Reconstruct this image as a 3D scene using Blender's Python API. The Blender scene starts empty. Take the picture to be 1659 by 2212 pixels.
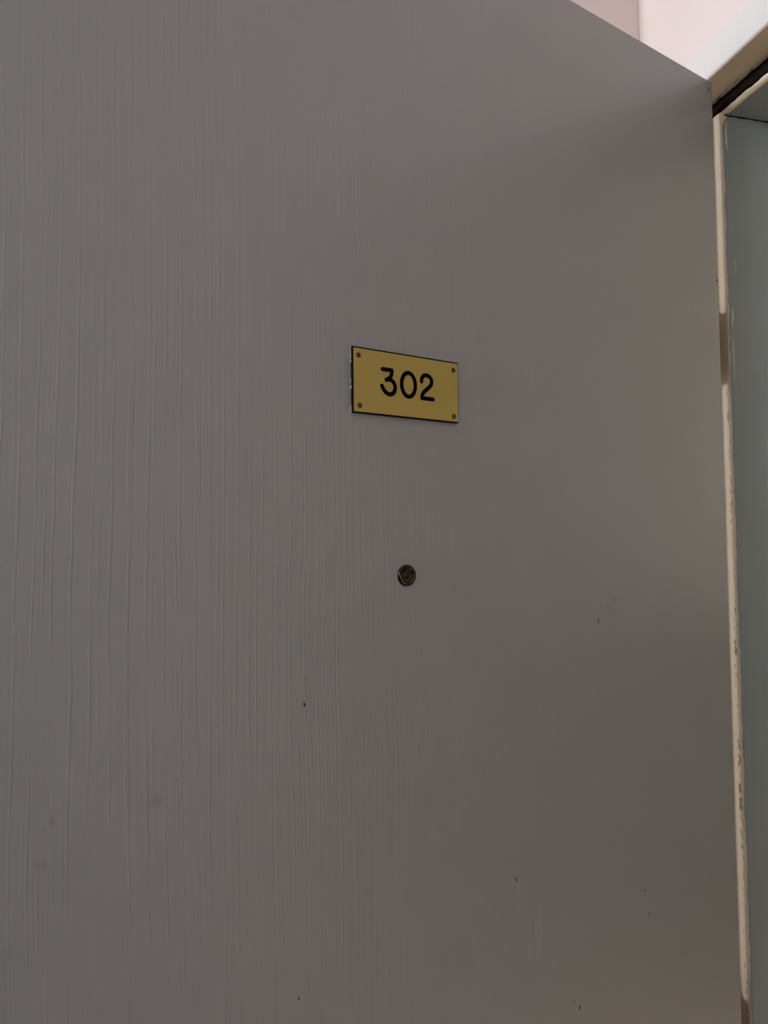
import bpy, bmesh, math, random
from mathutils import Vector, Matrix
random.seed(7)
S = bpy.context.scene
COL = S.collection

# ------------------------------------------------------------------ camera
CAM = Vector((0.8044, -0.67146, 1.51061))
FWD = Vector((-0.96835467, 0.24598202, 0.04221455))
RGT = Vector((0.24570827, 0.96927398, -0.01163629))
UPV = Vector((0.0437797866, 0.000895590212, 0.999040804))
F_PX, IMG_W, IMG_H = 1534.0, 1659.0, 2212.0
cd = bpy.data.cameras.new('camera')
cd.sensor_fit = 'VERTICAL'
cd.sensor_height = 36.0
cd.sensor_width = 36.0 * IMG_W / IMG_H
cd.lens = 36.0 * F_PX / IMG_H
cd.clip_start = 0.02
cam = bpy.data.objects.new('camera', cd)
COL.objects.link(cam)
cam.matrix_world = Matrix(((RGT.x, UPV.x, -FWD.x, CAM.x), (RGT.y, UPV.y, -FWD.y, CAM.y),
                           (RGT.z, UPV.z, -FWD.z, CAM.z), (0, 0, 0, 1)))
S.camera = cam

# ------------------------------------------------------------------ world, light levels, exposure
w = bpy.data.worlds.new('world')
S.world = w
w.use_nodes = True
w.node_tree.nodes['Background'].inputs['Color'].default_value = (0.02, 0.02, 0.022, 1)
w.node_tree.nodes['Background'].inputs['Strength'].default_value = 1.0
ROOM_LAMP = 120.0          # emission of the room's ceiling globe and of the added second one
CORRIDOR_FILL = 182.0       # emission of the corridor tube, an added unseen fill
vs = S.view_settings
vs.view_transform = 'Standard'
vs.look = 'None'
vs.gamma = 1.0
vs.exposure = 0.0
vs.use_curve_mapping = False

# ------------------------------------------------------------------ measures (metres)
TH = math.radians(71.17253)          # how far the door stands open
HX, HY = 0.05078, -0.04001           # hinge-side corner of the numbered face
ZTOP = 2.09417                       # door top
DW, DT = 0.95, 0.044                 # door width and thickness
YB = -0.04734                        # room-side face of the frame
ZA, ZB, ZD = 2.14352, 2.09697, 2.0755
XJ = 0.02017                         # hinge jamb reveal
FW = ZA - ZB                         # visible frame width
YF = 0.11                            # corridor-side face of the frame
YW0, YW1 = YB + 0.012, YF - 0.012    # wall faces
XL = 0.958                           # latch side rebate
XS = -0.10559                        # side wall beside the hinges
CEIL = 2.62

# ------------------------------------------------------------------ material helpers
def mat(name):
    m = bpy.data.materials.new(name)
    m.use_nodes = True
    nt = m.node_tree
    return m, nt, nt.nodes, nt.links, nt.nodes['Principled BSDF']

def N(nt, typ, **kw):
    n = nt.nodes.new(typ)
    for k, v in kw.items():
        if k.startswith('i_'):
            n.inputs[k[2:].replace('_', ' ')].default_value = v
        else:
            setattr(n, k, v)
    return n

def math_(nt, op, a, b=None, c=None, clamp=False):
    n = nt.nodes.new('ShaderNodeMath')
    n.operation = op
    n.use_clamp = clamp
    for i, v in enumerate((a, b, c)):
        if v is None:
            continue
        if isinstance(v, (int, float)):
            n.inputs[i].default_value = v
        else:
            nt.links.new(v, n.inputs[i])
    return n.outputs[0]

def mixc(nt, f, a, b):
    n = nt.nodes.new('ShaderNodeMix')
    n.data_type = 'RGBA'
    for sock, v in ((n.inputs[0], f), (n.inputs[6], a), (n.inputs[7], b)):
        if isinstance(v, (int, float)):
            sock.default_value = v
        elif isinstance(v, tuple):
            sock.default_value = v if len(v) == 4 else v + (1,)
        else:
            nt.links.new(v, sock)
    return n.outputs[2]

def ramp(nt, f, stops):
    n = nt.nodes.new('ShaderNodeMapRange')
    n.interpolation_type = 'SMOOTHSTEP'
    nt.links.new(f, n.inputs[0])
    n.inputs[1].default_value, n.inputs[2].default_value, n.inputs[3].default_value, n.inputs[4].default_value = stops
    return n.outputs[0]

def coords(nt, scale=(1, 1, 1), loc=(0, 0, 0)):
    tc = nt.nodes.new('ShaderNodeTexCoord')
    mp = nt.nodes.new('ShaderNodeMapping')
    mp.inputs['Scale'].default_value = scale
    mp.inputs['Location'].default_value = loc
    nt.links.new(tc.outputs['Object'], mp.inputs['Vector'])
    return mp.outputs[0]

def noise(nt, vec, scale, detail=2.0, rough=0.5):
    n = nt.nodes.new('ShaderNodeTexNoise')
    n.inputs['Scale'].default_value = scale
    n.inputs['Detail'].default_value = detail
    n.inputs['Roughness'].default_value = rough
    nt.links.new(vec, n.inputs['Vector'])
    return n.outputs['Fac']

def bump(nt, h, dist, strength=1.0, normal=None):
    b = nt.nodes.new('ShaderNodeBump')
    b.inputs['Distance'].default_value = dist
    b.inputs['Strength'].default_value = strength
    nt.links.new(h, b.inputs['Height'])
    if normal is not None:
        nt.links.new(normal, b.inputs['Normal'])
    return b.outputs[0]

GREY = (0.318, 0.314, 0.314)
CREAM = (0.62, 0.53, 0.43)

def plain(name, col, rough=0.6, metal=0.0, nscale=60, namt=0.06, bdist=0.0003, spec=0.5):
    m, nt, nd, lk, bs = mat(name)
    v = coords(nt)
    f = noise(nt, v, nscale, 3)
    dark = tuple(c * (1 - namt) for c in col)
    lk.new(mixc(nt, f, dark, col), bs.inputs['Base Color'])
    bs.inputs['Roughness'].default_value = rough
    bs.inputs['Metallic'].default_value = metal
    bs.inputs['Specular IOR Level'].default_value = spec
    if bdist:
        lk.new(bump(nt, f, bdist), bs.inputs['Normal'])
    return m

def door_paint():
    m, nt, nd, lk, bs = mat('grey_door_paint')
    tc = nt.nodes.new('ShaderNodeTexCoord')
    sep = nt.nodes.new('ShaderNodeSeparateXYZ')
    lk.new(tc.outputs['Object'], sep.inputs[0])
    x, z = sep.outputs[0], sep.outputs[2]
    # wood grain that shows through the paint: long vertical ridges that wander and break off
    wander = noise(nt, coords(nt, (7, 1, 2.2)), 1.0, 2)
    wander2 = noise(nt, coords(nt, (40, 1, 11), (3, 0, 7)), 1.0, 3)
    spread = noise(nt, coords(nt, (7, 1, 0.2), (1, 0, 2)), 1.0, 1)
    xx = math_(nt, 'ADD', x, math_(nt, 'MULTIPLY', wander, 0.016))
    xx = math_(nt, 'ADD', xx, math_(nt, 'MULTIPLY', wander2, 0.0048))
    xx = math_(nt, 'ADD', xx, math_(nt, 'MULTIPLY', spread, 0.030))
    def ridges(freq, width, zf, lo, hi, seed):
        c = math_(nt, 'MULTIPLY', xx, freq)
        cell = math_(nt, 'FLOOR', c)
        fr = math_(nt, 'SUBTRACT', math_(nt, 'SUBTRACT', c, cell), 0.5)
        prof = ramp(nt, math_(nt, 'ABSOLUTE', fr), (0.0, width, 1.0, 0.0))
        cv = nt.nodes.new('ShaderNodeCombineXYZ')
        lk.new(math_(nt, 'MULTIPLY', cell, 7.37), cv.inputs[0])
        lk.new(math_(nt, 'ADD', math_(nt, 'MULTIPLY', z, zf), seed), cv.inputs[1])
        amp = ramp(nt, noise(nt, cv.outputs[0], 1.0, 2, 0.6), (lo, hi, 0.0, 1.0))
        return math_(nt, 'MULTIPLY', prof, amp)
    rA = ridges(88.0, 0.11, 8.0, 0.35, 0.62, 0.0)
    rB = ridges(61.0, 0.075, 13.0, 0.42, 0.68, 13.0)
    rC = ridges(171.0, 0.30, 4.0, 0.35, 0.70, 31.0)
    cf = nt.nodes.new('ShaderNodeCombineXYZ')
    lk.new(xx, cf.inputs[0])
    lk.new(math_(nt, 'MULTIPLY', z, 0.01), cf.inputs[2])
    fine = noise(nt, cf.outputs[0], 240, 1.5)
    # the ridges are boldest towards the free side of the leaf, at chest height
    bold = math_(nt, 'MULTIPLY', ramp(nt, x, (0.42, 0.76, 0.10, 1.0)), math_(nt, 'MULTIPLY', ramp(nt, z, (1.54, 1.76, 1.0, 0.28)), ramp(nt, z, (1.20, 1.37, 0.35, 1.0))))
    mid = ramp(nt, math_(nt, 'ABSOLUTE', math_(nt, 'SUBTRACT', x, 0.55)), (0.0, 0.35, 1.0, 0.35))
    h = math_(nt, 'MULTIPLY', math_(nt, 'MAXIMUM', rA, math_(nt, 'MULTIPLY', rB, 0.8)), bold)
    h = math_(nt, 'ADD', h, math_(nt, 'MULTIPLY', math_(nt, 'MULTIPLY', rC, mid), 0.20))
    h = math_(nt, 'ADD', h, math_(nt, 'MULTIPLY', fine, 0.14))
    peel = noise(nt, coords(nt), 420, 2)
    h2 = math_(nt, 'ADD', h, math_(nt, 'MULTIPLY', peel, 0.05))
    lk.new(bump(nt, h2, 0.00044), bs.inputs['Normal'])
    # faint patchiness of the paint and a few grubby spots
    p = noise(nt, coords(nt, (3, 1, 2.2)), 1.0, 3)
    col = mixc(nt, p, tuple(c * f for c, f in zip(GREY, (0.98, 0.985, 0.97))), tuple(c * f for c, f in zip(GREY, (1.02, 1.01, 1.03))))
    def spot(cx, cz, rx, rz, colr, amt, tilt=0.0):
        nonlocal col
        dx = math_(nt, 'SUBTRACT', x, cx)
        dz = math_(nt, 'SUBTRACT', z, cz)
        ca, sa = math.cos(tilt), math.sin(tilt)
        a = math_(nt, 'DIVIDE', math_(nt, 'ADD', math_(nt, 'MULTIPLY', dx, ca), math_(nt, 'MULTIPLY', dz, sa)), rx)
        b = math_(nt, 'DIVIDE', math_(nt, 'SUBTRACT', math_(nt, 'MULTIPLY', dz, ca), math_(nt, 'MULTIPLY', dx, sa)), rz)
        d = math_(nt, 'ADD', math_(nt, 'MULTIPLY', a, a), math_(nt, 'MULTIPLY', b, b))
        f = ramp(nt, d, (0.2, 1.6, amt, 0.0))
        col = mixc(nt, f, col, colr)
    dk = (0.15, 0.14, 0.13)
    lt = (0.50, 0.48, 0.44)
    spot(0.7681, 1.3329, 0.0020, 0.0030, dk, 0.30)
    spot(0.7727, 1.3281, 0.0010, 0.0016, dk, 0.25)
    spot(0.7005, 1.3320, 0.0055, 0.0050, dk, 0.16)
    spot(0.7744, 1.3064, 0.0040, 0.0045, dk, 0.18)
    spot(0.6869, 1.3437, 0.0008, 0.0009, dk, 0.4)
    spot(0.7284, 1.2151, 0.0009, 0.0012, dk, 0.3)
    spot(0.5952, 1.3954, 0.0007, 0.0008, dk, 0.4)
    spot(0.2217, 1.4380, 0.0050, 0.0040, dk, 0.16, 0.6)
    spot(0.2900, 1.0500, 0.0030, 0.0030, dk, 0.28)
    spot(0.3356, 1.1310, 0.0055, 0.0200, lt, 0.12, 0.10)
    spot(0.3481, 1.1205, 0.0012, 0.0110, lt, 0.13)
    spot(0.3400, 1.1400, 0.0012, 0.0120, lt, 0.13)
    lk.new(col, bs.inputs['Base Color'])
    rr = noise(nt, coords(nt, (6, 1, 4)), 1.0, 2)
    lk.new(math_(nt, 'ADD', math_(nt, 'MULTIPLY', rr, 0.08), 0.30), bs.inputs['Roughness'])
    bs.inputs['Specular IOR Level'].default_value = 0.4
    return m

def frame_paint():
    """Frame: bare cream in the rebate and on the stop, grey on the corridor-side reveals,
    with a ragged worn edge between the two.  Works in world-aligned object space (origin at 0)."""
    m, nt, nd, lk, bs = mat('frame_cream_and_grey_paint')
    tc = nt.nodes.new('ShaderNodeTexCoord')
    sep = nt.nodes.new('ShaderNodeSeparateXYZ')
    lk.new(tc.outputs['Object'], sep.inputs[0])
    x, y, z = sep.outputs
    rag = noise(nt, coords(nt, (30, 1, 30)), 1.0, 4, 0.6)
    rag2 = noise(nt, coords(nt, (140, 90, 90), (5, 2, 1)), 1.0, 3, 0.6)
    # the head (x beyond the jamb) has a broader bare edge than the jamb
    head = ramp(nt, math_(nt, 'SUBTRACT', z, math_(nt, 'MULTIPLY', math_(nt, 'SUBTRACT', x, XJ), 4.0)), (ZD - 0.010, ZD - 0.004, 0.0, 1.0))
    head = math_(nt, 'MAXIMUM', head, ramp(nt, x, (XJ + 0.002, XJ + 0.004, 0.0, 1.0)))
    edge = math_(nt, 'ADD', math_(nt, 'MULTIPLY', head, 0.0052), 0.0012)
    edge = math_(nt, 'ADD', edge, math_(nt, 'MULTIPLY', math_(nt, 'SUBTRACT', rag, 0.5), 0.0036))
    edge = math_(nt, 'ADD', edge, math_(nt, 'MULTIPLY', math_(nt, 'SUBTRACT', rag2, 0.5), 0.0012))
    g = ramp(nt, math_(nt, 'SUBTRACT', y, edge), (-0.0004, 0.0004, 0.0, 1.0))
    # rubbed-through places on the jamb reveal, close to the stop
    def rub(zc, zr, yc, yr, amt, tilt=0.0):
        dz = math_(nt, 'SUBTRACT', z, zc)
        a = math_(nt, 'DIVIDE', dz, zr)
        yy = math_(nt, 'SUBTRACT', math_(nt, 'SUBTRACT', y, yc), math_(nt, 'MULTIPLY', dz, tilt))
        yy = math_(nt, 'ADD', yy, math_(nt, 'MULTIPLY', math_(nt, 'SUBTRACT', rag2, 0.5), 0.003))
        b = math_(nt, 'DIVIDE', yy, yr)
        d = math_(nt, 'ADD', math_(nt, 'MULTIPLY', a, a), math_(nt, 'MULTIPLY', b, b))
        return ramp(nt, d, (0.5, 1.4, amt, 0.0))
    rubs = rub(2.044, 0.016, 0.0052, 0.0016, 0.95, -0.03)
    rubs = math_(nt, 'MAXIMUM', rubs, rub(2.062, 0.006, 0.0055, 0.0028, 0.32))
    rubs = math_(nt, 'MAXIMUM', rubs, rub(1.802, 0.014, 0.0062, 0.0013, 0.60, 0.05))
    rubs = math_(nt, 'MAXIMUM', rubs, rub(1.750, 0.030, 0.0062, 0.0015, 0.32, -0.03))
    rubs = math_(nt, 'MAXIMUM', rubs, rub(1.872, 0.012, 0.0130, 0.0020, 0.14))
    jamb_only = math_(nt, 'SUBTRACT', 1.0, ramp(nt, x, (XJ + 0.001, XJ + 0.002, 0.0, 1.0)))
    g = math_(nt, 'MULTIPLY', g, math_(nt, 'SUBTRACT', 1.0, math_(nt, 'MULTIPLY', rubs, jamb_only)))
    grey = mixc(nt, noise(nt, coords(nt), 12, 2), (0.288, 0.320, 0.328), (0.315, 0.346, 0.352))
    cream = mixc(nt, noise(nt, coords(nt, (20, 20, 6)), 1.0, 4, 0.6), (0.82, 0.64, 0.47), (0.90, 0.78, 0.64))
    # dirt: dark specks left where the seal has rubbed (middle of the stop, and the rebate next to it)
    onstop = ramp(nt, math_(nt, 'ABSOLUTE', math_(nt, 'SUBTRACT', x, 0.0135)), (0.0012, 0.0040, 1.0, 0.0))
    sp = ramp(nt, noise(nt, coords(nt, (260, 40, 95), (2, 4, 1)), 1.0, 3, 0.6), (0.50, 0.62, 0.0, 1.0))
    band = ramp(nt, noise(nt, coords(nt, (0.001, 0.001, 7), (0, 0, 4)), 1.0, 2), (0.38, 0.62, 0.15, 0.9))
    dirt = math_(nt, 'MULTIPLY', math_(nt, 'MULTIPLY', onstop, sp), math_(nt, 'MULTIPLY', band, ramp(nt, z, (1.66, 1.76, 1.0, 0.12))))
    for zc_, zr_, am_ in ((1.243, 0.010, 0.6), (1.222, 0.012, 0.7), (1.186, 0.010, 0.95), (1.168, 0.012, 0.85), (1.148, 0.006, 0.5)):
        e_ = ramp(nt, math_(nt, 'ABSOLUTE', math_(nt, 'SUBTRACT', z, zc_)), (zr_ * 0.4, zr_, am_, 0.0))
        q_ = ramp(nt, noise(nt, coords(nt, (300, 50, 120), (zc_ * 9, 0, 3)), 1.0, 3, 0.6), (0.40, 0.54, 0.0, 1.0))
        dirt = math_(nt, 'MAXIMUM', dirt, math_(nt, 'MULTIPLY', math_(nt, 'MULTIPLY', e_, q_), onstop))
    nearseal = ramp(nt, y, (-0.014, -0.002, 0.0, 1.0))
    soff = ramp(nt, z, (ZB - 0.003, ZB - 0.001, 0.0, 1.0))
    sp2 = ramp(nt, noise(nt, coords(nt, (70, 160, 1), (7, 0, 0)), 1.0, 3, 0.6), (0.52, 0.60, 0.0, 1.0))
    dirt2 = math_(nt, 'MULTIPLY', math_(nt, 'MULTIPLY', nearseal, soff), sp2)
    dirt = math_(nt, 'MAXIMUM', dirt, math_(nt, 'MULTIPLY', dirt2, 0.9))
    cream = mixc(nt, dirt, cream, (0.10, 0.075, 0.055))
    col = mixc(nt, g, cream, grey)
    # the room-side face and edge of the frame are painted white
    white = ramp(nt, y, (YB + 0.0012, YB + 0.0028, 1.0, 0.0))
    col = mixc(nt, white, col, (0.725, 0.675, 0.665))
    lk.new(col, bs.inputs['Base Color'])
    bs.inputs['Roughness'].default_value = 0.45
    hh = math_(nt, 'ADD', math_(nt, 'MULTIPLY', g, 0.8), math_(nt, 'MULTIPLY', noise(nt, coords(nt), 260, 3), 0.5))
    lk.new(bump(nt, hh, 0.0004), bs.inputs['Normal'])
    return m

def emit(name, col, strength):
    m, nt, nd, lk, bs = mat(name)
    bs.inputs['Base Color'].default_value = (0.9, 0.9, 0.88, 1)
    bs.inputs['Emission Color'].default_value = col + (1,)
    bs.inputs['Emission Strength'].default_value = strength
    return m

M = {}
M['door'] = door_paint()
M['frame'] = frame_paint()
M['pink'] = plain('pink_wall_paint', (0.78, 0.655, 0.625), 0.75, nscale=240, namt=0.03, bdist=0.00025)
M['cream_wall'] = plain('off_white_wall_paint', (0.66, 0.645, 0.635), 0.8, nscale=200, namt=0.03)
M['white'] = plain('white_ceiling_paint', (0.82, 0.80, 0.78), 0.8, nscale=150, namt=0.03)
M['corr'] = plain('corridor_wall_paint', (0.74, 0.75, 0.73), 0.8, nscale=150, namt=0.03)
M['floor'] = plain('brown_floor', (0.075, 0.055, 0.04), 0.5, nscale=8, namt=0.3)
M['corr_floor'] = plain('pale_corridor_floor', (0.54, 0.45, 0.34), 0.5, nscale=8, namt=0.1)
M['dado'] = plain('added_dark_dado_paint', (0.06, 0.06, 0.06), 0.6, nscale=100, namt=0.05)  # for the added dado that cuts bounce onto the lower door
M['seal'] = plain('dark_brown_seal_foam', (0.016, 0.009, 0.006), 0.95, nscale=300, namt=0.5, bdist=0.0006, spec=0.08)
M['brass'] = plain('gold_plate_face', (0.45, 0.315, 0.075), 0.42, 0.0, nscale=700, namt=0.10, bdist=0.00004)
M['black'] = plain('black_plate_core', (0.008, 0.006, 0.006), 0.8, nscale=300, namt=0.4, spec=0.1)
M['ink'] = plain('black_engraved_numerals', (0.004, 0.004, 0.004), 0.9, nscale=300, namt=0.3, bdist=0, spec=0.05)
M['rivet'] = plain('tarnished_brass_rivet', (0.10, 0.055, 0.016), 0.5, 0.0, nscale=900, namt=0.5, bdist=0.0001, spec=0.25)
M['chip'] = plain('bare_dark_chip', (0.022, 0.014, 0.010), 0.8, nscale=500, namt=0.5)
M['residue'] = plain('pale_paint_residue', (0.50, 0.48, 0.51), 0.7, nscale=500, namt=0.4)
M['bronze'] = plain('bronze_viewer_metal', (0.085, 0.046, 0.022), 0.13, 1.0, nscale=400, namt=0.35, bdist=0.00005)
M['bronze_dark'] = plain('dark_viewer_barrel', (0.035, 0.026, 0.016), 0.3, 0.7, nscale=400, namt=0.3, bdist=0)
M['hinge'] = plain('brass_hinge_metal', (0.36, 0.26, 0.13), 0.45, 0.6, nscale=200, namt=0.3)
M['globe'] = emit('lit_opal_globe', (0.93, 0.985, 1.03), ROOM_LAMP)
M['tube'] = emit('corridor_fill_tube', (1.0, 0.96, 0.83), CORRIDOR_FILL)
m, nt, nd, lk, bs = mat('viewer_lens_glass')
bs.inputs['Base Color'].default_value = (0.012, 0.012, 0.010, 1)
bs.inputs['Roughness'].default_value = 0.04
bs.inputs['Specular IOR Level'].default_value = 0.3
M['lens'] = m

# ------------------------------------------------------------------ mesh helpers
def link(name, bm, material, parent=None, smooth=False):
    me = bpy.data.meshes.new(name)
    bmesh.ops.recalc_face_normals(bm, faces=bm.faces)
    if smooth:
        for f in bm.faces:
            f.smooth = True
    bm.to_mesh(me)
    bm.free()
    me.materials.append(M[material])
    o = bpy.data.objects.new(name, me)
    COL.objects.link(o)
    if parent is not None:
        o.parent = parent
    return o

def box(bm, x0, x1, y0, y1, z0, z1):
    vs_ = [bm.verts.new((x, y, z)) for x in (x0, x1) for y in (y0, y1) for z in (z0, z1)]
    for q in ((0, 1, 3, 2), (4, 6, 7, 5), (0, 4, 5, 1), (2, 3, 7, 6), (0, 2, 6, 4), (1, 5, 7, 3)):
        bm.faces.new([vs_[i] for i in q])

def boxes(name, material, *bs_, parent=None, bevel=0.0, seg=2):
    bm = bmesh.new()
    for b in bs_:
        box(bm, *b)
    if bevel:
        bmesh.ops.bevel(bm, geom=list(bm.edges), offset=bevel, segments=seg, affect='EDGES', profile=0.5)
    return link(name, bm, material, parent)

def prism(bm, pts, to3, a, b):
    """outline pts (2-D) swept from a to b with to3(u, v, w)"""
    lo = [bm.verts.new(to3(u, v, a)) for u, v in pts]
    hi = [bm.verts.new(to3(u, v, b)) for u, v in pts]
    n = len(pts)
    bm.faces.new(lo[::-1])
    bm.faces.new(hi)
    for i in range(n):
        bm.faces.new((lo[i], lo[(i + 1) % n], hi[(i + 1) % n], hi[i]))

def lathe(bm, prof, segs=40):
    """profile (radius, y) about the y axis"""
    rings = []
    for r, y in prof:
        if r < 1e-7:
            rings.append([bm.verts.new((0, y, 0))])
        else:
            rings.append([bm.verts.new((r * math.cos(2 * math.pi * i / segs), y, r * math.sin(2 * math.pi * i / segs))) for i in range(segs)])
    for a, b in zip(rings, rings[1:]):
        for i in range(segs):
            j = (i + 1) % segs
            if len(a) == 1 and len(b) > 1:
                bm.faces.new((a[0], b[i], b[j]))
            elif len(b) == 1 and len(a) > 1:
                bm.faces.new((a[i], a[j], b[0]))
            elif len(a) > 1:
                bm.faces.new((a[i], a[j], b[j], b[i]))

def struct(o, label=None, cat=None):
    o['kind'] = 'structure'
    if label:
        o['label'] = label
    if cat:
        o['category'] = cat
    return o

def tag(o, label, cat, group=None):
    o['label'] = label
    o['category'] = cat
    if group:
        o['group'] = group
    return o

# ------------------------------------------------------------------ the setting
X0, X1, Y0 = -1.7, 1.75, -4.2        # room beyond
XO = XL + FW                         # outer edge of the latch jamb
YC = 1.55                            # far wall of the corridor
struct(boxes('wall_front', 'pink',
             (X0, -FW + 0.004, YW0, YW1, 0, CEIL), (XO - 0.004, X1, YW0, YW1, 0, CEIL),
             (-FW + 0.004, XO - 0.004, YW0, YW1, ZA - 0.004, CEIL)),
       'pale pink wall above the door frame', 'wall')
struct(boxes('wall_side', 'pink', (XS - 0.10, XS, -0.21, YW0 - 0.0005, 0, CEIL)),
       'pink return wall behind the open door, meeting the front wall', 'wall')
struct(boxes('wall_left', 'cream_wall', (X0 - 0.1, X0, Y0, YW1, 0, CEIL)), 'off-white wall far behind the door', 'wall')
struct(boxes('wall_right', 'cream_wall', (X1, X1 + 0.1, Y0, YW1, 0, CEIL)), 'off-white wall opposite the numbered door', 'wall')
struct(boxes('wall_back', 'cream_wall', (X0 - 0.1, X1 + 0.1, Y0 - 0.1, Y0, 0, CEIL)), 'off-white wall at the far end of the room', 'wall')
struct(boxes('ceiling', 'white', (-2.6, 3.2, Y0 - 0.1, YC + 0.1, CEIL, CEIL + 0.1)), 'white ceiling over room and corridor', 'ceiling')
struct(boxes('floor', 'floor', (X0, X1, Y0, 0.0, -0.1, 0)), 'brown floor of the room', 'floor')
struct(boxes('floor_corridor', 'corr_floor', (-2.6, 3.2, 0.0, YC, -0.1, 0)), 'pale floor of the corridor', 'floor')
struct(boxes('wall_corridor', 'corr', (-2.6, 3.2, YC, YC + 0.1, 0, CEIL)), 'corridor wall across from the doorway', 'wall')
struct(boxes('wall_corridor_end', 'corr', (-2.7, -2.6, YW0, YC + 0.1, 0, CEIL), (3.2, 3.3, YW0, YC + 0.1, 0, CEIL)), 'end walls of the corridor', 'wall')
struct(boxes('wall_corridor_near', 'corr', (X1 + 0.1, 3.2, YW0, YW1, 0, CEIL), (-2.6, X0 - 0.1, YW0, YW1, 0, CEIL)), 'corridor wall beside the flat', 'wall')

# dark dado added out of view to dim the lower part of the door
struct(boxes('added_dado_room', 'dado', (X1 - 0.012, X1, Y0, YW0 - 0.001, 0, 1.30), (X0, X1 - 0.013, Y0, Y0 + 0.012, 0, 1.30)), 'added dark grey dado on the unseen room walls, dims the lower door', 'trim')
struct(boxes('added_dado_corridor', 'dado', (-2.6, 3.2, YC - 0.012, YC, 0, 1.30)), 'added dark grey dado on the unseen corridor wall, dims the lower door', 'trim')

def arc(cx, cy, r, a0, a1, n=6):
    return [(cx + r * math.cos(math.radians(a0 + (a1 - a0) * i / n)), cy + r * math.sin(math.radians(a0 + (a1 - a0) * i / n))) for i in range(n + 1)]

# frame section as (distance into the opening, y): 0 = rebate face, XJ = stop / reveal
def frame_section(rs):
    pts = [(-FW, YF), (-FW, YB + 0.003)]
    pts += arc(-FW + 0.003, YB + 0.003, 0.003, 180, 270, 4)[1:]
    pts += arc(-0.004, YB + 0.004, 0.004, 270, 360, 5)
    pts += [(0, 0)]
    pts += arc(XJ - rs, rs, rs, 270, 360, 6)
    pts += [(XJ, YF)]
    return pts
SEC = frame_section(0.0035)
bm = bmesh.new()
prism(bm, SEC, lambda u, v, w_: (u, v, w_), 0.0, ZA)
jamb_h = struct(link('trim_1', bm, 'frame'), 'hinge-side door jamb, cream on its stop and grey on its reveal', 'door frame')
bm = bmesh.new()
prism(bm, SEC, lambda u, v, w_: (XL - u, v, w_), 0.0, ZA)
jamb_l = struct(link('trim_2', bm, 'frame'), 'latch-side door jamb', 'door frame')
KH = (ZB - ZD) / XJ
bm = bmesh.new()
# head sits between the jamb reveals; its stop is as deep as measured
HSEC = [(-FW, YF), (-FW, YB + 0.003)] + arc(-FW + 0.003, YB + 0.003, 0.003, 180, 270, 4)[1:] + arc(-0.004, YB + 0.004, 0.004, 270, 360, 5)
HSEC += [(0, 0.0)] + arc((ZB - ZD) - 0.006, 0.006, 0.006, 270, 360, 7) + [(ZB - ZD, YF)]
prism(bm, HSEC, lambda u, v, w_: (w_, v, ZB - u), -FW + 0.0004, XO - 0.0004)
head = struct(link('trim_3', bm, 'frame'), 'door frame head with white face, cream rebate and grey soffit', 'door frame')

# dark seal along the head stop, uneven along its upper edge
bm = bmesh.new()
n = 160
prev = None
for i in range(n + 1):
    x = 0.0005 + (XL - 0.001) * i / n
    zt = ZB - 0.0002
    zb = ZD + 0.0052 + 0.0008 * random.uniform(-1, 1)
    yf = -0.0022 + 0.0006 * random.uniform(-1, 1)
    ring = [bm.verts.new(p) for p in ((x, 0.001, zt), (x, yf, zt), (x, yf, (zt + zb) / 2), (x, yf, zb + 0.001), (x, 0.001, zb))]
    if prev:
        for k in range(5):
            bm.faces.new((prev[k], prev[(k + 1) % 5], ring[(k + 1) % 5], ring[k]))
    else:
        bm.faces.new(ring)
    prev = ring
bm.faces.new(prev[::-1])
seal = link('seal_strip', bm, 'seal', head)
seal['label'] = 'dark brown seal strip in the rebate of the frame head'

# thin black bead in the corner where the jamb meets the head
bm = bmesh.new()
prev = None
for i in range(25):
    y = 0.003 + (YF - 0.004) * i / 24
    r = 0.0016 * (0.8 + 0.4 * random.random())
    ring = [bm.verts.new((XJ - 0.0004 + a * r, y, ZD + 0.0004 + b * r)) for a, b in ((0, 0), (1.2, 0), (0.7, -0.5), (0, -1.2))]
    if prev:
        for k in range(4):
            bm.faces.new((prev[k], prev[(k + 1) % 4], ring[(k + 1) % 4], ring[k]))
    else:
        bm.faces.new(ring)
    prev = ring
bm.faces.new(prev[::-1])
jc = link('joint_bead', bm, 'black', head)

# ------------------------------------------------------------------ the door leaf
bm = bmesh.new()
box(bm, 0, DW, -DT, 0, 0.006, ZTOP)
bmesh.ops.bevel(bm, geom=list(bm.edges), offset=0.0016, segments=3, affect='EDGES', profile=0.5)
door = struct(link('door_1', bm, 'door'), 'grey painted wood-grain door standing open', 'door')
door.location = (HX, HY, 0)
door.rotation_euler = (0, 0, -TH)
DM = Matrix.Translation((HX, HY, 0)) @ Matrix.Rotation(-TH, 4, 'Z')

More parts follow.
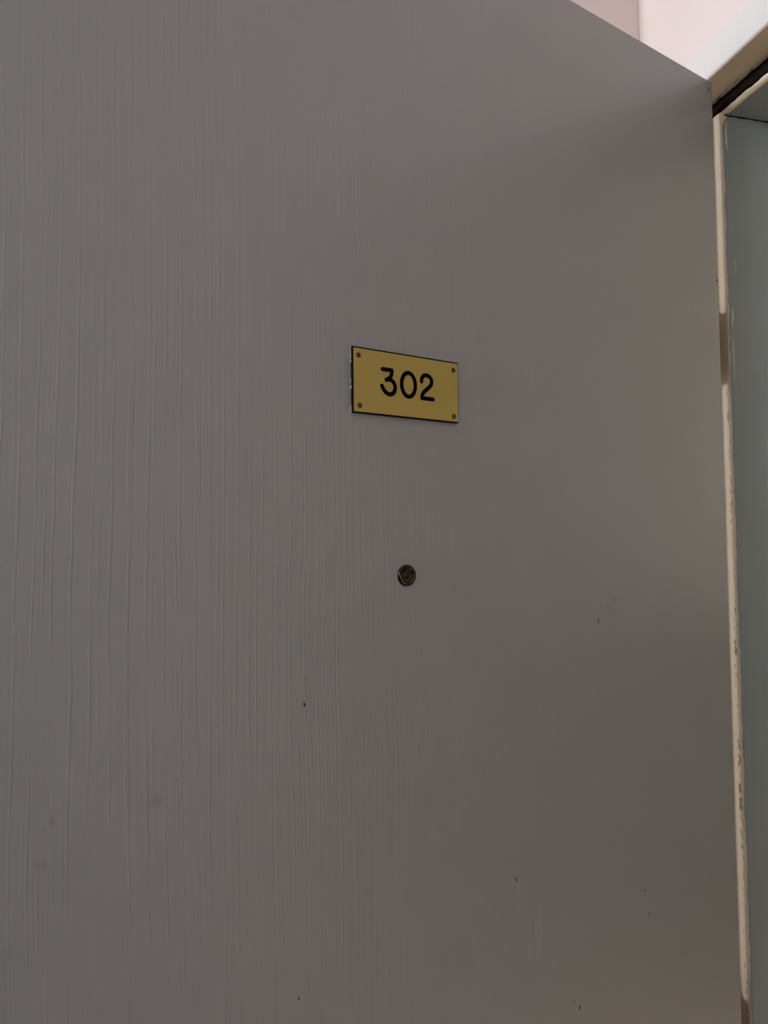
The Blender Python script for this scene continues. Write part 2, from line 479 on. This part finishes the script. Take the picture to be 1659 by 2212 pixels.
# hinges: knuckle, door leaf and frame leaf, one mesh each, all parts of the door
PIV = (-0.0035, YB - 0.0050)
def hinge(zc):
    h = 0.046
    bm = bmesh.new()
    seg = 5
    for k in range(seg):
        z0 = zc - h + 2 * h * k / seg + 0.0003
        z1 = zc - h + 2 * h * (k + 1) / seg - 0.0003
        pts = arc(PIV[0] + 0.0070, PIV[1] - 0.001, 0.0064, 0, 342, 19)
        prism(bm, pts, lambda u, v, w_: (u, v, w_), z0, z1)
    inv = DM.inverted()
    bmesh.ops.transform(bm, matrix=inv, verts=bm.verts)
    kn = link('hinge', bm, 'hinge', door)
    kn['label'] = 'brass butt hinge knuckle'
    bm = bmesh.new()
    box(bm, -0.0016, 0.0002, -DT + 0.002, -0.006, zc - h, zc + h)
    link('hinge_leaf', bm, 'hinge', kn)
    # frame leaf lies on the rebate face of the jamb
    bm = bmesh.new()
    box(bm, -0.0003, 0.0018, YB + 0.002, -0.004, zc - h, zc + h)
    for zz in (-0.028, 0.0, 0.028):
        prism(bm, arc(0, 0, 0.0032, 0, 330, 11), lambda u, v, w_: (w_, (YB - 0.004) / 2 + u, zc + zz + v), 0.0015, 0.0023)
    link('hinge_leaf', bm, 'hinge', jamb_h)
for zc in (1.777, 0.905, 0.22):
    hinge(zc)

# small chips and scratches knocked into the paint
def chip(s, z, pts, k=1.0, material='chip'):
    bm = bmesh.new()
    prism(bm, [(s - u * k / 1000, z + v * k / 1000) for u, v in pts], lambda u, v, w_: (u, w_, v), -0.0002, 0.00012)
    return link('paint_chip', bm, material, door)
chip(0.58603, 1.38323, [(-0.9, 1.7), (-0.1, 1.9), (0.6, 0.4), (1.1, -0.6), (0.6, -1.6), (-0.4, -1.5), (-1.0, 0.2)])
chip(0.58445, 1.40368, [(-0.35, 0.5), (0.3, 0.6), (0.4, -0.4), (-0.2, -0.6)])
chip(0.24028, 1.42431, [(-1.1, 3.0), (-0.1, 2.6), (0.9, -0.6), (1.3, -2.4), (0.3, -2.8), (-0.7, -0.4)], 0.85)
chip(0.21386, 1.44778, [(-0.7, 0.8), (0.5, 0.7), (0.6, -0.7), (-0.5, -0.7)])
chip(0.36436, 1.19005, [(-1.6, 3.4), (-0.8, 2.6), (0.6, 0.2), (1.3, -2.4), (-0.6, -2.6), (-0.7, 0.2)], 0.8)
chip(0.28199, 1.04251, [(-0.6, 2.2), (0.6, 2.2), (0.7, -1.6), (0.0, -2.6), (-0.6, -1.6)])
chip(0.59270, 1.16000, [(-0.6, 0.8), (0.6, 0.8), (0.7, -0.8), (-0.5, -0.8)])
chip(0.17658, 1.12830, [(-0.9, 0.7), (0.7, 0.7), (0.7, -0.7), (-0.7, -0.7)])
chip(0.16979, 1.10172, [(-0.8, 0.7), (0.7, 0.7), (0.7, -0.7), (-0.7, -0.7)])
chip(0.73911, 1.35393, [(-0.5, 0.6), (0.4, 0.6), (0.5, -0.5), (-0.4, -0.6)], 0.8, 'residue')
chip(0.00900, 2.08150, [(-2.2, 3.0), (0.2, 1.8), (2.0, 0.5), (1.6, -2.0), (-0.6, -1.2)], 0.8)
chip(0.00300, 1.83600, [(-1.0, 1.6), (1.0, 1.2), (1.0, -1.6), (-1.0, -1.2)])

# ------------------------------------------------------------------ number plate (local axes as on the door, origin at its foot)
PS, PZ = 0.48411, 1.647
PWD, PHT = 0.11165, 0.054
plate = bpy.data.objects.new('number_plate', None)
COL.objects.link(plate)
plate.empty_display_size = 0.02
plate.matrix_world = DM @ Matrix.Translation((PS, 0.0, PZ))
tag(plate, 'gold door number plate reading 302, black edged, riveted to the grey door', 'number plate')
TP = 0.0034
bm = bmesh.new()
hw, hh = PWD / 2, PHT / 2
box(bm, -hw - 0.0004, hw + 0.0006, 0.0002, TP - 0.0002, -hh - 0.0008, hh + 0.0011)
link('plate_core', bm, 'black', plate)
bm = bmesh.new()
# gold skin with bevelled black-cut rim: slightly smaller than the core
a0, b0 = hw - 0.0001, hh - 0.0001
pts = []
for cx_, cy_, st in ((a0 - 0.0006, b0 - 0.0006, 0), (-a0 + 0.0006, b0 - 0.0006, 90), (-a0 + 0.0006, -b0 + 0.0006, 180), (a0 - 0.0006, -b0 + 0.0006, 270)):
    pts += arc(cx_, cy_, 0.0006, st, st + 90, 3)
prism(bm, pts, lambda u, v, w_: (u, w_, v), TP - 0.0003, TP)
link('plate_face', bm, 'brass', plate)

def stroke(bm, path, wd, y0, y1, closed=False):
    """a constant-width stroke with round ends, a thin raised solid (coordinates in mm, x to the left)"""
    P = [Vector((a / 1000, b / 1000)) for a, b in path]
    r = wd / 2000
    # resample with Catmull-Rom for smoothness
    Q = []
    m_ = len(P)
    rng = range(m_) if closed else range(m_ - 1)
    for i in rng:
        g = (lambda k: P[k % m_]) if closed else (lambda k: P[min(max(k, 0), m_ - 1)])
        p0, p1, p2, p3 = g(i - 1), g(i), g(i + 1), g(i + 2)
        for k in range(6):
            t = k / 6
            Q.append(0.5 * ((2 * p1) + (p2 - p0) * t + (2 * p0 - 5 * p1 + 4 * p2 - p3) * t * t + (3 * p1 - p0 - 3 * p2 + p3) * t ** 3))
    if not closed:
        Q.append(P[-1])
    L, R = [], []
    for i, q in enumerate(Q):
        if closed:
            d = Q[(i + 1) % len(Q)] - Q[i - 1]
        else:
            d = Q[min(i + 1, len(Q) - 1)] - Q[max(i - 1, 0)]
        d.normalize()
        nrm = Vector((-d.y, d.x)) * r
        L.append(q + nrm)
        R.append(q - nrm)
    def quad(a, b, c, d):
        lo = [bm.verts.new((p.x, y0, p.y)) for p in (a, b, c, d)]
        hi = [bm.verts.new((p.x, y1, p.y)) for p in (a, b, c, d)]
        bm.faces.new(hi)
        for i in (0, 2):
            bm.faces.new((lo[i], lo[i + 1], hi[i + 1], hi[i]))
    cnt = len(Q)
    for i in range(cnt if closed else cnt - 1):
        j = (i + 1) % cnt
        quad(L[i], L[j], R[j], R[i])
    if not closed:
        for q in (Q[0], Q[-1]):
            prism(bm, arc(q.x, q.y, r, 0, 345, 23), lambda u, v, w_: (u, w_, v), y0, y1 - 0.00001)

INK0, INK1 = TP - 0.0001, TP + 0.00012
WD = 3.7
bm = bmesh.new()
stroke(bm, [(26.9, 12.0), (22, 12.0), (17.3, 12.05)], WD, INK0, INK1)
stroke(bm, [(17.3, 12.0), (17.5, 9.2), (19.1, 5.6), (23.1, 3.1)], WD, INK0, INK1 + 0.00001)
stroke(bm, [(23.1, 3.1), (20.2, 3.75), (16.9, 2.8), (14.7, 0.2), (14.1, -2.9), (15.0, -6.4), (17.1, -8.5), (20.0, -9.1), (23.5, -7.9), (26.3, -5.2), (27.7, -2.5)], WD, INK0, INK1 + 0.00002)
link('digit_three', bm, 'ink', plate)
bm = bmesh.new()
stroke(bm, [(-0.2 + 7.3 * math.cos(2 * math.pi * k / 16), 1.4 + 10.5 * math.sin(2 * math.pi * k / 16)) for k in range(16)], WD, INK0, INK1, True)
link('digit_zero', bm, 'ink', plate)
bm = bmesh.new()
stroke(bm, [(-14.4, 6.0), (-14.8, 8.9), (-16.6, 11.2), (-19.5, 12.1), (-22.6, 11.5), (-25.0, 9.2), (-25.6, 6.2), (-24.5, 3.5), (-21.2, 0.3), (-17.5, -2.7), (-15.1, -5.9), (-14.7, -8.9)], WD, INK0, INK1)
stroke(bm, [(-14.7, -8.9), (-20, -8.9), (-27.0, -8.9)], WD, INK0, INK1 + 0.00001)
link('digit_two', bm, 'ink', plate)
for u, v in ((50.8, 21.0), (-50.7, 20.6), (50.1, -21.5), (-50.6, -22.0)):
    bm = bmesh.new()
    lathe(bm, [(0.0023, TP - 0.0002), (0.0023, TP + 0.0001), (0.0021, TP + 0.0004), (0.0013, TP + 0.0006), (0.0008, TP + 0.00045), (0, TP + 0.0004)], 20)
    bmesh.ops.translate(bm, verts=bm.verts, vec=(u / 1000, 0, v / 1000))
    link('rivet', bm, 'rivet', plate, True)
# ragged bead of old paint that creeps out round the left edge of the plate
bm = bmesh.new()
prev = None
for i in range(61):
    t = i / 60
    z = -hh - 0.0012 + (PHT + 0.0024) * t
    wv = max(0.0001, random.uniform(-0.0009, 0.0013) + 0.0010 * math.sin(t * 17.0))
    if t < 0.05 or t > 0.96:
        wv += 0.0012
    x0_ = hw + 0.0002
    hgt = min(wv, 0.0006 + 0.0008 * random.random())
    ring = [bm.verts.new(p) for p in ((x0_, 0.0, z), (x0_, hgt, z), (x0_ + wv * 0.6, hgt * 0.7, z), (x0_ + wv, 0.0, z))]
    if prev:
        for k in range(4):
            bm.faces.new((prev[k], prev[(k + 1) % 4], ring[(k + 1) % 4], ring[k]))
    else:
        bm.faces.new(ring)
    prev = ring
bm.faces.new(prev[::-1])
link('paint_residue', bm, 'residue', plate)

# ------------------------------------------------------------------ door viewer (peephole)
viewer = bpy.data.objects.new('door_viewer', None)
COL.objects.link(viewer)
viewer.empty_display_size = 0.02
viewer.matrix_world = DM @ Matrix.Translation((0.4864, 0.0, 1.4813))
tag(viewer, 'small round bronze peephole in the grey door below the number plate', 'peephole')
bm = bmesh.new()
lathe(bm, [(0.0094, -0.0002), (0.0094, 0.0010), (0.0091, 0.0017), (0.0084, 0.0022), (0.0076, 0.0022), (0.0058, 0.0008), (0.0053, 0.0006), (0.0053, -0.002)], 48)
link('flange', bm, 'bronze', viewer, True)
bm = bmesh.new()
lathe(bm, [(0.0055, 0.0004), (0.0052, 0.0014), (0.0046, 0.0016), (0.0042, 0.0010), (0.0040, -0.001), (0.0032, -0.0012), (0.0030, 0.0000), (0.0026, 0.0002), (0.0024, -0.0015)], 40)
link('barrel', bm, 'bronze_dark', viewer, True)
bm = bmesh.new()
lathe(bm, [(0.0041, -0.0004), (0.0035, 0.0002), (0.0024, 0.0007), (0.0012, 0.0010), (0, 0.0011)], 32)
link('lens', bm, 'lens', viewer, True)

# ------------------------------------------------------------------ lamps (all out of view; second globe and corridor tube are added fills)
def ball(bm, c, r, seg=24, rings=14):
    bmesh.ops.create_uvsphere(bm, u_segments=seg, v_segments=rings, radius=r, matrix=Matrix.Translation(c))
t = bpy.data.objects.new('ceiling_lamp', None)
COL.objects.link(t)
t.location = (-0.21, -2.4, CEIL)
tag(t, 'lit opal globe on the room ceiling behind the door', 'lamp')
bm = bmesh.new(); ball(bm, (0, 0, -0.19), 0.13); link('globe', bm, 'globe', t, True)
bm = bmesh.new(); prism(bm, arc(0, 0, 0.06, 0, 345, 23), lambda u, v, w_: (u, v, w_), -0.075, -0.0002); link('rose', bm, 'white', t)
t = bpy.data.objects.new('ceiling_lamp', None)  # second globe, added to brighten the side wall and rake the door grain
COL.objects.link(t)
t.location = (1.14, -3.1, CEIL)
tag(t, 'added unseen globe that brightens the side wall and grazes the door grain', 'lamp')
bm = bmesh.new(); ball(bm, (0, 0, -0.19), 0.138); link('globe', bm, 'globe', t, True)
bm = bmesh.new(); prism(bm, arc(0, 0, 0.06, 0, 345, 23), lambda u, v, w_: (u, v, w_), -0.105, -0.0002); link('rose', bm, 'white', t)
t = bpy.data.objects.new('corridor_fill_light', None)  # unseen tube added for soft bounce on door, jamb and head
COL.objects.link(t)
t.location = (-1.5, 0.85, CEIL)
tag(t, 'added unseen tube light in the corridor, soft fill for the doorway', 'lamp')
bm = bmesh.new(); box(bm, -0.6, 0.6, -0.05, 0.05, -0.07, -0.03); link('diffuser', bm, 'tube', t)
bm = bmesh.new(); box(bm, -0.62, 0.62, -0.06, 0.06, -0.0295, -0.0002); link('housing', bm, 'white', t)
